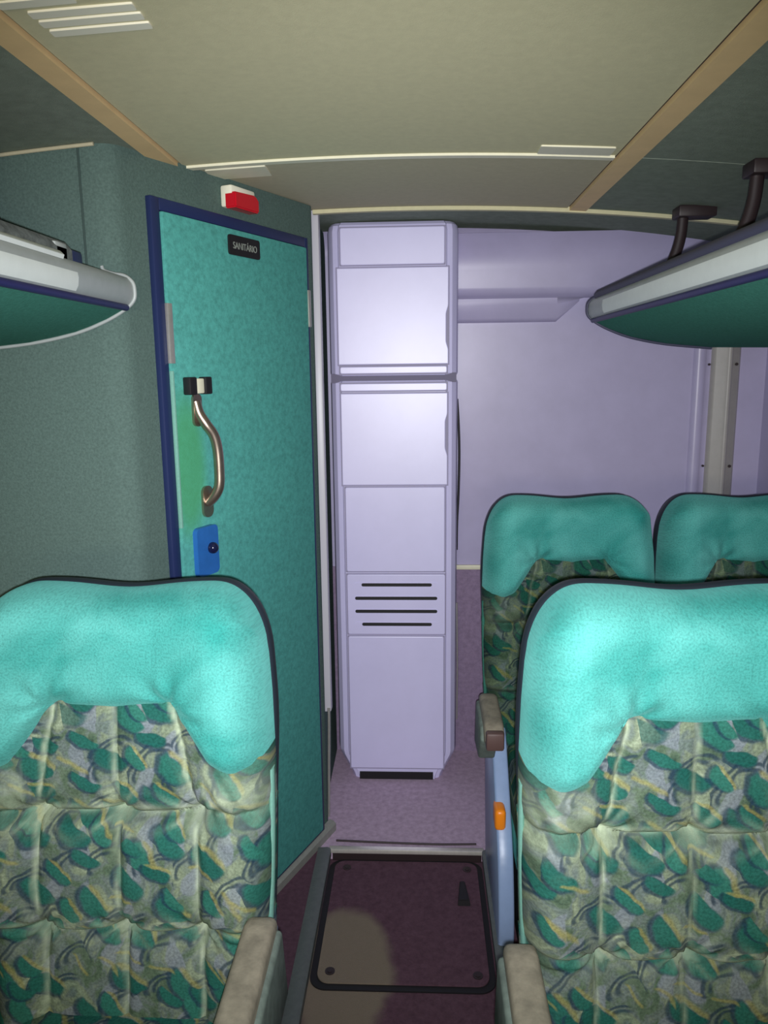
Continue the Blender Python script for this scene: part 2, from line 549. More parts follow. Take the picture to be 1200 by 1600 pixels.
ceiling_strip('ceiling', -0.4935, -0.4875, YF, 1.72, M['dark'], 'dark seam beside left tan rail', up=0.012, dz=0.004)
ceiling_strip('ceiling', 0.4005, 0.4065, YF, YE, M['dark'], 'dark seam beside right tan rail', up=0.012, dz=0.004)

struct(box('floor', (-0.30, YF, ZA - 0.03), (0.30, 2.05, ZA), M['aisle_carpet']), 'dark maroon carpeted aisle floor')
struct(box('floor', (XL, YF, -0.09), (-0.272, 2.05, 0.0), M['maroon']), 'maroon carpeted platform under left seats')
struct(box('floor', (0.185, YF, -0.09), (XR, 2.05, 0.0), M['maroon']), 'maroon carpeted platform under right seats')
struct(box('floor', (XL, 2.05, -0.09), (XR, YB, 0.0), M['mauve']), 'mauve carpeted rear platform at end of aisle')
struct(box('trim_5', (-0.272, 2.040, -0.010), (0.185, 2.060, 0.004), M['nosing'], bevel=0.003), 'silver nosing strip on the step edge')
struct(prism('trim_6', [(-0.304, 0.0), (-0.304, 0.006), (-0.276, 0.008), (-0.266, 0.003), (-0.266, -0.02), (-0.272, -0.02), (-0.272, 0.0)], YF, 2.045, 'y', M['grey_trim']), 'grey metal kerb strip along left side of aisle')
struct(prism('trim_7', [(0.215, 0.0), (0.215, 0.006), (0.190, 0.008), (0.179, 0.003), (0.179, -0.02), (0.185, -0.02), (0.185, 0.0)], YF, 2.045, 'y', M['grey_trim']), 'grey metal kerb strip along right side of aisle')
struct(tube('trim_8', smooth_path([(-0.255, 2.085, 0.003), (-0.10, 2.078, 0.003), (0.05, 2.074, 0.003), (0.165, 2.078, 0.003)]), 0.003, M['dark']), 'dark carpet seam behind the step edge')

struct(box('shade_strip', (-0.262, 2.044, ZA), (0.178, 2.0495, -0.009), M['dark']), 'dark strip standing in for shade under the silver step nosing')  # the riser's shade, put in as a dark-coloured strip

# side walls
struct(box('wall_left', (XL - 0.03, YF, -0.09), (XL, YB, 1.85), M['wall_fabric']), 'grey-green left side wall')
struct(box('wall_right', (XR, YF, -0.09), (XR + 0.03, YB, 1.85), M['lilac_wall']), 'lilac right side wall')

# rear wall: carpet below, moulded lilac panel above with a stepped band
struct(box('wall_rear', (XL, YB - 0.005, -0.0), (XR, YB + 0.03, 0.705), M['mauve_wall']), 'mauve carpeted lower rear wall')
prof = [(YB + 0.03, 0.70), (YB, 0.70)]
prof += [(YB, 1.50), (YB, 1.80)]
cove = [(YB - 0.10 + 0.10 * math.cos(R(a)), 1.765 + 0.10 * math.sin(R(a))) for a in range(0, 91, 10)]
prof = [(YB + 0.03, 0.70), (YB, 0.70)] + cove + [(YB + 0.03, 1.865)]
struct(prism('wall_back', prof, XL, XR, 'x', M['lilac_wall'], ang=60), 'lilac moulded rear wall panel')
struct(box('trim_9', (0.02, YB - 0.012, 0.695), (XR, YB, 0.712), M['cream'], bevel=0.003), 'cream strip along foot of lilac rear wall')
# stepped band below the top of the rear wall
band = [(YB + 0.004, 1.545), (YB - 0.014, 1.549), (YB - 0.022, 1.560), (YB - 0.024, 1.600), (YB - 0.024, 1.622), (YB - 0.040, 1.630), (YB - 0.052, 1.640), (YB - 0.056, 1.655), (YB - 0.056, 1.71), (YB - 0.062, 1.745), (YB - 0.080, 1.785), (YB - 0.115, 1.815), (YB + 0.004, 1.815)]
b = bmesh.new()
xa, xb = -0.2, XR - 0.001
n = len(band)
sec = []
# the lower lip stops short and rises to the ledge above it
for x, zmin in ((xa, 1.545), (0.455, 1.545), (0.545, 1.622), (xb, 1.622)):
    sec.append([b.verts.new((x, y if z >= zmin - 1e-4 else YB + 0.004, max(z, zmin))) for (y, z) in band])
for s0, s1 in zip(sec, sec[1:]):
    for i in range(n):
        b.faces.new((s0[i], s0[(i + 1) % n], s1[(i + 1) % n], s1[i]))
b.faces.new(sec[0]); b.faces.new(sec[-1][::-1])
struct(from_bm('trim_10', b, M['lilac_wall'], ang=50), 'stepped lilac moulding across top of rear wall')
# vertical pillar in the rear right corner
pil = [(0.915, YB), (0.920, YB - 0.012), (0.935, YB - 0.018), (0.952, YB - 0.012), (0.958, YB - 0.004), (0.972, YB - 0.004), (0.975, YB - 0.016), (0.982, YB - 0.024), (1.012, YB - 0.026), (1.018, YB - 0.034), (1.026, YB - 0.036), (1.033, YB - 0.030), (1.038, YB - 0.020), (1.058, YB - 0.018), (1.064, YB - 0.006), (1.070, YB)]
struct(prism('trim_11', pil[:6] + [(0.972, YB)], 0.712, 1.62, 'z', M['lilac_wall'], ang=60), 'pale lilac edge bead of rear pillar')
pt = struct(prism('trim_12', [(0.9715, YB)] + pil[5:], 0.712, 1.62, 'z', M['pillar'], ang=60), 'grey-beige vertical pillar trim in rear right corner')
b = bmesh.new()
for zz in (1.40, 1.06):
    disc(b, (1.050, YB - 0.020, zz), 0.005, 0.006, 'y')
    disc(b, (0.966, YB - 0.006, zz), 0.004, 0.006, 'y')
from_bm('screw', b, M['dark'], pt)

# ------------------------------------------------------------------ toilet cubicle: bulkhead, slanted door wall
A0 = Vector((-0.4135, 1.843, 0.0))       # a point on the foot of the door wall
RZ = math.atan2(0.919, 0.394)
W = Matrix.Translation(A0) @ Matrix.Rotation(RZ, 4, 'Z')   # local x along the wall, local -y towards the aisle


def wpt(s, y, z):
    return W @ Vector((s, y, z))


# outline of the cubicle in plan: bulkhead, rounded corner, door wall, rounded end, back
c0 = wpt(-0.36, 0, 0)
plan = [(-1.244, 1.478)]
corner_a = Vector((-0.612, 1.478, 0))
corner_c = wpt(-0.395, 0.0, 0)
q0, q2 = corner_a, c0
q1 = corner_c + Vector((0.0, -0.0, 0))
for i in range(9):
    t = i / 8
    p = q0 * (1 - t) ** 2 + q1 * 2 * t * (1 - t) + q2 * t * t
    plan.append((p.x, p.y))
e0 = wpt(0.315, 0, 0); e1 = wpt(0.345, 0.0, 0); e2 = wpt(0.347, 0.035, 0)
for i in range(6):
    t = i / 5
    p = e0 * (1 - t) ** 2 + e1 * 2 * t * (1 - t) + e2 * t * t
    plan.append((p.x, p.y))
plan += [(-0.312, YB - 0.002), (-0.40, YB - 0.002), (-0.40, 2.16)]
inner = [tuple(wpt(0.30, 0.06, 0))[:2], tuple(wpt(-0.33, 0.06, 0))[:2], (-0.64, 1.53), (-1.244, 1.53)]
outline = plan + inner
b = bmesh.new()
bot = [b.verts.new((x, y, 0.0)) for x, y in outline]
top = [b.verts.new((x, y, min(zc(x) + 0.004, 1.826) if y < 2.2 else zc(x) + 0.012)) for x, y in outline]
n = len(outline)
for i in range(n):
    b.faces.new((bot[i], bot[(i + 1) % n], top[(i + 1) % n], top[i]))
b.faces.new(bot); b.faces.new(top[::-1])
struct(from_bm('wall_cubicle', b, M['wall_fabric'], ang=50), 'grey-green fabric wall of corner cubicle around teal door')
# pale beading where the bulkhead meets the ceiling
struct(tube('trim_13', [(x, 1.470, zc(x) - 0.004) for x in [-1.24 + 0.05 * i for i in range(14)]], 0.0035, M['ceiling_rear']), 'cream beading along top of left bulkhead')
struct(tube('trim_14', [(-0.622, 1.474, 1.53), (-0.622, 1.474, 1.81)], 0.0022, M['seam'], n=8), 'dark vertical seam at end of left bulkhead')
sk = prism('trim_15', [(-0.022, 0.0), (-0.022, 0.022), (-0.014, 0.030), (0.0, 0.032), (0.0, 0.0)], -0.40, 0.335, 'x', M['sill'])
sk.matrix_world = W
struct(sk, 'grey metal sill strip under teal door wall')

door = empty('door_1', A0, RZ)
struct(door, 'teal fabric toilet door in dark navy frame')
door['category'] = 'door'
Dz0, Dz1 = 0.040, 1.712
D0, D1 = -0.278, 0.268
bm = bmesh.new()
bm_box(bm, (D0, -0.018, Dz0), (D1, -0.001, Dz1), 0.004)
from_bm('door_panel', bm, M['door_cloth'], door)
fr = bmesh.new()
t = 0.026
bm_box(fr, (D0 - t, -0.013, Dz0 - 0.01), (D0 - 0.001, 0.004, Dz1 + t), 0.003)
bm_box(fr, (D1 + 0.001, -0.013, Dz0 - 0.01), (D1 + t * 0.6, 0.004, Dz1 + t), 0.003)
bm_box(fr, (D0 - 0.001, -0.013, Dz1 + 0.001), (D1 + 0.001, 0.004, Dz1 + t), 0.003)
bm_box(fr, (D0 - 0.001, -0.013, Dz0 - 0.01), (D1 + 0.001, 0.004, Dz0 - 0.001), 0.003)
from_bm('door_frame', fr, M['navy'], door)
# pull handle: plated feet and a bowed bar
h = empty('door_handle', (0, 0, 0)); h.parent = door
h['label'] = 'bowed chrome pull handle'
from_bm('handle_foot', bm_prism(bmesh.new(), rrect(-0.224, -0.196, 1.282, 1.352, 0.012), -0.024, -0.017, 'y'), M['chrome'], h, ang=30)
from_bm('handle_foot', bm_prism(bmesh.new(), rrect(-0.209, -0.175, 1.080, 1.150, 0.015), -0.024, -0.017, 'y'), M['chrome'], h, ang=30)
path = smooth_path([(-0.212, -0.020, 1.335), (-0.210, -0.026, 1.310), (-0.203, -0.038, 1.286), (-0.191, -0.047, 1.262), (-0.184, -0.050, 1.230), (-0.182, -0.050, 1.185), (-0.183, -0.048, 1.150), (-0.187, -0.038, 1.128), (-0.192, -0.022, 1.112)], 6)
tube('handle_bar', path, 0.0115, M['chrome'], h, 16)
# latch over the handle: two black blocks with a pale middle
lt = box('latch', (-0.224, -0.034, 1.352), (-0.196, -0.017, 1.384), M['cream'], door, 0.003)
box('latch_block', (-0.247, -0.038, 1.350), (-0.224, -0.017, 1.387), M['black'], lt, 0.003)
box('latch_block', (-0.196, -0.038, 1.350), (-0.174, -0.017, 1.387), M['black'], lt, 0.003)
# blue lock plate with a dark knob
bm = bmesh.new()
lk = from_bm('lock_plate', bm_prism(bm, rrect(-0.244, -0.172, 0.952, 1.062, 0.012), -0.030, -0.017, 'y'), M['lock_blue'], door, ang=30)
lk['label'] = 'blue plastic lock plate'
bm = bmesh.new()
bmesh.ops.create_uvsphere(bm, u_segments=20, v_segments=12, radius=0.013, matrix=Matrix.Translation((-0.198, -0.034, 1.012)))
from_bm('lock_knob', bm, mat('glossy_dark_knob', (24, 28, 60), 0.15), lk)
box('strike_plate', (D0 - 0.004, -0.0205, 1.415), (D0 + 0.010, -0.012, 1.535), M['silver'], door, 0.001)
box('edge_strip', (D0 - 0.002, -0.0200, 1.07), (D0 + 0.004, -0.012, 1.40), M['piping'], door, 0.001)
box('hinge', (D1 - 0.004, -0.022, 1.510), (D1 + 0.008, -0.013, 1.605), M['silver'], door, 0.002)
# black nameplate with pale capitals
sg = bmesh.new()
sg = from_bm('sign', bm_prism(sg, rrect(-0.070, 0.048, 1.655, 1.698, 0.006), -0.0225, -0.017, 'y'), M['black'], door, ang=30)
sg['label'] = 'black SANITARIO nameplate'
cu = bpy.data.curves.new('lettering', 'FONT')
cu.body = 'SANITÁRIO'
cu.size = 0.021
cu.align_x = 'CENTER'; cu.align_y = 'CENTER'
cu.extrude = 0.0004
tmp = bpy.data.objects.new('lettering_tmp', cu)
COL.objects.link(tmp)
dg = bpy.context.evaluated_depsgraph_get()
me = bpy.data.meshes.new_from_object(tmp.evaluated_get(dg))
bpy.data.objects.remove(tmp)
me.materials.clear()
tx = link('lettering', me, M['white_text'], sg)
tx.rotation_euler = (R(90), 0, 0)
tx.location = (-0.011, -0.0231, 1.675)
tx.scale = (0.86, 1, 1)

# red lamp above the door
lamp = empty('indicator_lamp', tuple(wpt(-0.006, 0, 1.75)), RZ)
tag(lamp, 'small red indicator lamp with white top above teal toilet door', 'lamp')
box('housing', (-0.060, -0.032, 0.006), (0.030, -0.0005, 0.052), M['white_plate'], lamp, 0.005)
bm = bmesh.new()
bm_prism(bm, [(-0.0605, 0.003), (0.0305, 0.003), (0.0305, 0.030), (0.018, 0.040), (-0.0605, 0.036)], -0.042, -0.012, 'y')
bmesh.ops.recalc_face_normals(bm, faces=bm.faces[:])
bmesh.ops.bevel(bm, geom=bm.edges[:], offset=0.003, segments=2, affect='EDGES')
from_bm('lens', bm, M['red'], lamp)

# posts between the cubicle and the cabinet
struct(box('trim_16', (-0.312, 2.236, 0.345), (-0.278, 2.27, 1.838), M['post'], bevel=0.006), 'white edge post beside tall lilac cabinet')
struct(tube('trim_17', smooth_path([(-0.293, 2.215, 0.0), (-0.291, 2.217, 0.05), (-0.289, 2.222, 0.16), (-0.286, 2.23, 0.30), (-0.286, 2.236, 0.36)]), 0.0045, M['silver'], n=10), 'thin silver rod below white edge post')

# ------------------------------------------------------------------ tall cabinet
YC = 2.45
cab = empty('cabinet', (-0.081, YC, 0))
tag(cab, 'tall lilac-white moulded cabinet column standing at end of aisle', 'cabinet')


def cabinet_body(z0, z1, top_r, bot_c):
    """bevelled column shell, corners cut at the foot and rounded at the head"""
    X0, X1 = -0.204, 0.204
    sec = [(X0, 0.17), (X0, 0.055), (X0 + 0.006, 0.030), (X0 + 0.020, 0.012), (X0 + 0.036, 0.007), (X0 + 0.040, 0.0), (X1 - 0.040, 0.0), (X1 - 0.036, 0.007), (X1 - 0.020, 0.012), (X1 - 0.006, 0.030), (X1, 0.055), (X1, 0.17)]
    bm = bmesh.new()
    lv = []
    if bot_c:
        lv += [(z0, 0.78, 0.0), (z0 + 0.015, 0.80, 0.0), (z0 + 0.085, 0.985, 0), (z0 + 0.10, 1, 0)]
    else:
        lv += [(z0, 0.985, 0.006), (z0 + 0.006, 1, 0)]
    if top_r:
        lv += [(z1 - 0.03, 1, 0), (z1 - 0.012, 0.985, 0.006), (z1 - 0.003, 0.955, 0.016), (z1, 0.92, 0.03)]
    else:
        lv += [(z1 - 0.006, 1, 0), (z1, 0.985, 0.006)]
    rings = [[bm.verts.new((x * k, y + dy, z)) for x, y in sec] for z, k, dy in lv]
    m = len(sec)
    for a, c in zip(rings, rings[1:]):
        for i in range(m):
            bm.faces.new((a[i], a[(i + 1) % m], c[(i + 1) % m], c[i]))
    bm.faces.new(rings[0][::-1]); bm.faces.new(rings[-1])
    return bm


def recess_plate(name, x0, x1, z0, z1, y, th, m, parent, r=0.006, bev=0.0025, wavy=False):
    pts = rrect(x0, x1, z0, z1, r, 4)
    if wavy:   # finger pulls scooped out of the right edge
        k = [i for i, p in enumerate(pts) if p[0] > x1 - 1e-6]
        zz = [z0 + (z1 - z0) * i / 60 for i in range(61)]
        def edge(z):
            f = (z - z0) / (z1 - z0)
            g = lambda c, w: max(0.0, 1 - abs(f - c) / w)
            sm = lambda v: v * v * (3 - 2 * v)
            return x1 - 0.007 * sm(min(1, 2.2 * g(wavy, 0.24)))
        pts = [(x0, z0)] + [(edge(z), z) for z in zz] + [(x0, z1)]
    bm = bm_prism(bmesh.new(), pts, y - th, y + 0.004, 'y')
    bmesh.ops.recalc_face_normals(bm, faces=bm.faces[:])
    fe = [e for e in bm.edges if all(abs(v.co.y - (y - th)) < 1e-6 for v in e.verts)]
    bmesh.ops.bevel(bm, geom=fe, offset=bev, segments=2, profile=0.5, affect='EDGES')
    return from_bm(name, bm, m, parent, ang=15)


ub = from_bm('upper_body', cabinet_body(1.378, 1.843, True, False), M['lilac'], cab, ang=24)
lb = from_bm('lower_body', cabinet_body(0.0, 1.362, False, True), M['lilac'], cab, ang=24)
box('joint_gap', (-0.198, 0.012, 1.355), (0.198, 0.16, 1.385), M['gap_dark'], cab)
M['groove'] = mat('lilac_shadow_gap', (150, 144, 172), 0.6)


def groove(x0, x1, z0, z1, parent, y=0.0):
    """fine joint line let into the face round a panel"""
    bm = bmesh.new()
    bm_box(bm, (x0, y - 0.0008, z0), (x1, y + 0.003, z1))
    return from_bm('panel_gap', bm, M['groove'], parent)


def panel(name, x0, x1, z0, z1, parent, wavy=False, th=0.004, label=None):
    o = recess_plate(name, x0, x1, z0, z1, 0.0, th, M['lilac'], parent, wavy=wavy)
    groove(x0 - 0.003, x1 + 0.003, z0 - 0.003, z1 + 0.003, o)
    if label:
        o['label'] = label
    return o


panel('head_panel', -0.160, 0.160, 1.712, 1.822, cab, th=0.003)
panel('upper_door', -0.172, 0.172, 1.412, 1.704, cab, wavy=0.38)
panel('door_rail', -0.168, 0.168, 1.384, 1.406, cab, th=0.002)
panel('door_rail', -0.168, 0.168, 1.330, 1.354, cab, th=0.002)
panel('lower_door', -0.168, 0.170, 1.030, 1.323, cab, wavy=0.55)
panel('middle_panel', -0.160, 0.162, 0.742, 1.023, cab, th=0.003)
panel('foot_panel', -0.160, 0.160, 0.040, 0.518, cab, th=0.003)
vt = panel('vent_grille', -0.160, 0.164, 0.526, 0.733, cab, th=0.005)
for i, zz in enumerate((0.698, 0.652, 0.607, 0.562)):
    bm = bmesh.new()
    sl = from_bm('slot', bm_prism(bm, rrect(-0.136, 0.140, zz - 0.0075, zz + 0.0075, 0.0072, 5), -0.0062, -0.004, 'y'), M['lilac'], vt, ang=30)
    x0, x1 = (-0.112, 0.120) if i in (0, 3) else (-0.134, 0.138)
    bm = bmesh.new()
    from_bm('slot_opening', bm_prism(bm, rrect(x0, x1, zz - 0.0055, zz + 0.0055, 0.0052, 4), -0.0068, -0.005, 'y'), M['black'], vt, ang=30)
box('kick_recess', (-0.130, -0.0045, 0.0), (0.124, 0.02, 0.026), M['black'], cab)
tube('seal', smooth_path([(0.203, 0.065, 1.30), (0.208, 0.062, 1.22), (0.211, 0.062, 1.12), (0.209, 0.062, 0.99), (0.205, 0.064, 0.90), (0.204, 0.066, 0.80)]), 0.004, M['black'], cab, 8)
tube('side_bead', [(0.205, 0.05, 0.62), (0.208, 0.048, 0.40), (0.207, 0.05, 0.20)], 0.0025, M['silver'], cab, 8)

# ------------------------------------------------------------------ ceiling fittings
vent = empty('ceiling_vent', (-0.40, 1.0, zc(-0.4)))
tag(vent, 'white slatted vent in cream ceiling, near upper left corner', 'vent')
for k, (x0, x1, y0) in enumerate(((-0.486, -0.395, 0.952), (-0.462, -0.335, 0.981), (-0.461, -0.334, 1.006), (-0.460, -0.333, 1.032))):
    bm = bmesh.new()
    vs = []
    w = 0.0165
    pts = rrect(x0, x1, y0, y0 + w, 0.002, 3)
    lo = [bm.verts.new((x + 0.40, y - 1.0, zc(x) - zc(-0.4) - 0.0025)) for x, y in pts]
    hi = [bm.verts.new((x + 0.40, y - 1.0, zc(x) - zc(-0.4) + 0.002)) for x, y in pts]
    m_ = len(pts)
    for i in range(m_):
        bm.faces.new((lo[i], lo[(i + 1) % m_], hi[(i + 1) % m_], hi[i]))
    bm.faces.new(lo); bm.faces.new(hi[::-1])
    from_bm('slat', bm, M['white_plate'], vent)


def ceiling_plate(x0, x1, y0, y1, label):
    bm = bmesh.new()
    pts = rrect(x0, x1, y0, y1, 0.003, 3)
    lo = [bm.verts.new((x, y, zc(x) - 0.003)) for x, y in pts]
    hi = [bm.verts.new((x, y, zc(x) + 0.001)) for x, y in pts]
    m_ = len(pts)
    for i in range(m_):
        bm.faces.new((lo[i], lo[(i + 1) % m_], hi[(i + 1) % m_], hi[i]))
    bm.faces.new(lo); bm.faces.new(hi[::-1])
    return tag(from_bm('cover_plate', bm, M['cream'], ang=30), label, 'plate')


ceiling_plate(0.240, 0.386, 1.622, 1.676, 'flat cream cover plate on ceiling beside right tan rail')
ceiling_plate(-0.455, -0.325, 1.722, 1.802, 'flat cream cover plate on ceiling above red lamp and toilet door')

# ------------------------------------------------------------------ luggage racks


def rack(name, xe, sgn, y0, y1, zo, label, trim='rack_grey'):
    """open luggage shelf along a side wall; xe = aisle edge, sgn = direction to the wall"""
    root = empty(name, (xe, 0, zo))
    tag(root, label, 'luggage rack')
    wall = abs((XR if sgn > 0 else XL) - xe) - 0.001
    P = lambda pts: [(sgn * a, z) for a, z in pts]
    under = [(0.010, -0.006), (0.050, -0.026), (0.110, -0.048), (0.20, -0.066), (0.32, -0.078), (wall, -0.084)]
    top = [(wall, -0.03), (0.30, 0.010), (0.05, 0.018), (0.010, 0.010)]
    prism('shelf', P(under + top), y0, y1, 'y', M['rack_fabric'], root, ang=30)
    nose = [(0.014, -0.004), (0.004, 0.000), (-0.003, 0.010), (-0.005, 0.024), (-0.003, 0.038), (0.004, 0.048), (0.016, 0.052), (0.024, 0.046), (0.024, 0.016)]
    prism('edge_profile', P(nose), y0, y1 - 0.002, 'y', M['rack_grey'], root, ang=60)
    tube('stripe', [(sgn * 0.007, y0, -0.006), (sgn * 0.007, y1 - 0.012, -0.006)], 0.0062, M['indigo'], root, 10)
    # edging that follows the section round the open end
    sec = smooth_path([(sgn * a, y1, z) for a, z in ((0.32, -0.080), (0.20, -0.068), (0.11, -0.050), (0.05, -0.028), (0.012, -0.007), (-0.004, 0.008), (-0.007, 0.024), (-0.004, 0.040), (0.010, 0.052), (0.030, 0.056), (0.048, 0.062), (0.052, 0.070))], 5)
    tube('end_trim', sec, (0.004, 0.0035), M[trim], root, 8)
    return root


rl = rack('luggage_rack', -0.533, -1, -1.2, 1.452, 1.522, 'luggage rack on left side ending at grey-green bulkhead')
rr_ = rack('luggage_rack', 0.446, 1, -1.2, 2.095, 1.522, 'long luggage rack on right side reaching toward lilac rear wall', 'bead_dark')
rnd = lambda pts, s: [(s * a, z) for a, z in pts]
prism('white_band', rnd([(0.0, 0.002), (-0.0045, 0.010), (-0.0062, 0.022), (-0.005, 0.030), (0.002, 0.030), (0.004, 0.004)], -1), -1.2, 1.215, 'y', M['rack_white'], rl, ang=60)
prism('top_bead', rnd([(0.002, 0.046), (0.000, 0.052), (0.006, 0.058), (0.014, 0.058), (0.016, 0.048)], -1), -1.2, 1.185, 'y', M['rack_white'], rl, ang=60)
prism('net_roll', rnd([(0.012, 0.050), (0.012, 0.066), (0.022, 0.078), (0.042, 0.078), (0.050, 0.064), (0.050, 0.012), (0.024, 0.014), (0.020, 0.050)], -1), -1.2, 1.24, 'y', M['net'], rl, ang=50)
box('clip', (-0.045, 1.185, 0.046), (-0.012, 1.225, 0.074), M['rack_grey'], rl, 0.004)
box('end_block', (-0.052, 1.242, 0.012), (-0.020, 1.30, 0.072), M['navy'], rl, 0.006)
prism('white_band', rnd([(-0.001, 0.003), (-0.0045, 0.010), (-0.0062, 0.022), (-0.005, 0.034), (0.002, 0.034), (0.004, 0.004)], 1), -1.2, 1.93, 'y', M['rack_white'], rr_, ang=60)
prism('top_bead', rnd([(0.002, 0.048), (0.000, 0.056), (0.008, 0.066), (0.022, 0.066), (0.026, 0.040), (0.02, 0.040)], 1), -1.2, 2.05, 'y', M['bead_dark'], rr_, ang=60)


def bracket(y, sgn, xo, label):
    root = empty('rack_bracket', (xo, y, 1.56))
    tag(root, label, 'bracket', 'dark brackets holding the right luggage rack' if sgn > 0 else None)
    zt = zc(xo + sgn * 0.17) - 1.56
    pts = smooth_path([(sgn * 0.00, 0, -0.012), (sgn * 0.045, 0, 0.045), (sgn * 0.080, 0, 0.105), (sgn * 0.096, 0, 0.16), (sgn * 0.100, 0, zt - 0.012)], 6)
    tube('arm', pts, (0.010, 0.014), M['dark'], root, 10)
    box('foot_plate', (min(sgn * 0.080, sgn * 0.175), -0.03, zt - 0.022), (max(sgn * 0.080, sgn * 0.175), 0.03, zt + 0.006), M['dark'], root, 0.004)
    return root


bracket(2.10, 1, 0.575, 'dark curved bracket at far end of right luggage rack')
bracket(1.66, 1, 0.575, 'dark curved bracket of right luggage rack cut off by frame edge')
bracket(1.36, -1, -0.655, 'dark curved bracket above left luggage rack at frame edge')

# ------------------------------------------------------------------ aisle hatch and small floor things
hatch = empty('floor_hatch', (-0.045, 1.82, ZA))
tag(hatch, 'maroon carpeted hatch with black rounded border in aisle floor', 'hatch')
bm = bmesh.new()
from_bm('border', bm_prism(bm, rrect(-0.222, 0.222, -0.262, 0.222, 0.04, 8), 0.0, 0.004, 'z'), M['black'], hatch, ang=30)
bm = bmesh.new()
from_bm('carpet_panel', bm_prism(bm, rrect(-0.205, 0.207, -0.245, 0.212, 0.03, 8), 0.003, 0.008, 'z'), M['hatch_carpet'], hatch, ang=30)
for x, y in ((-0.175, -0.212), (0.180, -0.215), (-0.170, 0.180), (0.178, 0.180)):
    bm = bmesh.new()
    disc(bm, (x, y, 0.0085), 0.012, 0.003)
    disc(bm, (x, y, 0.010), 0.007, 0.003, n=6)
    from_bm('bolt', bm, M['dark'], hatch)
bm = bmesh.new()
prw = [(-0.018, -0.05), (0.018, -0.05), (0.008, 0.05), (-0.008, 0.05)]
lo = [bm.verts.new((x, y, 0)) for x, y in prw]
hi = [bm.verts.new((x * 0.8, y * 0.94, 0.018 if y < 0 else 0.006)) for x, y in prw]
for i in range(4):
    bm.faces.new((lo[i], lo[(i + 1) % 4], hi[(i + 1) % 4], hi[i]))
bm.faces.new(lo[::-1]); bm.faces.new(hi)
bmesh.ops.bevel(bm, geom=bm.edges[:], offset=0.002, segments=2, affect='EDGES')
wd = from_bm('wedge', bm, M['black'])
wd.location = (0.116, 1.895, ZA + 0.008)
tag(wd, 'small dark tapered wedge lying on maroon floor hatch', 'wedge')

# ------------------------------------------------------------------ seats
HW = 0.226                                # half width of a backrest
TB = 0.69                                 # backrest length along its slope


def half_w(t):
    f = t / TB
    return HW * (0.965 + 0.06 * math.sin(math.pi * min(1, f * 1.02)) - 0.02 * max(0, f - 0.75) / 0.25)


def top_t(u):
    """top outline: two soft lobes, a slight dip between, rounded shoulders"""
    a = abs(u)
    r = 0.40
    dip = 0.010 * math.exp(-(u / 0.35) ** 2)
    drop = 0.0
    if a > 1 - r:
        k = min(1, (a - (1 - r)) / r)
        drop = 0.115 * (1 - (1 - k ** 2.6) ** (1 / 2.2))
    return TB - dip - drop


def bound_t(u):
    """lower edge of the velvet head section: a trapezoid notch between two wings"""
    a = abs(u)
    hi, lo = TB - 0.180, TB - 0.278
    if a < 0.40:
        return hi - 0.002 * math.cos(a * 8)
    if a < 0.66:
        k = (a - 0.40) / 0.26
        return hi + (lo + 0.012 - hi) * (k * 0.85 + 0.15 * k * k * (3 - 2 * k))
    k = (a - 0.66) / 0.34
    return lo + 0.012 - 0.014 * math.sin(math.pi * min(1, k * 1.15)) + 0.014 * max(0, k - 0.75) / 0.25


SEAMS = (TB - 0.346, TB - 0.530)
VS = (-0.122, 0.004, 0.126)


def edge_round(d, r):
    e = max(0.0, min(1.0, d / r))
    return math.sqrt(max(0, 1 - (1 - e) ** 2))


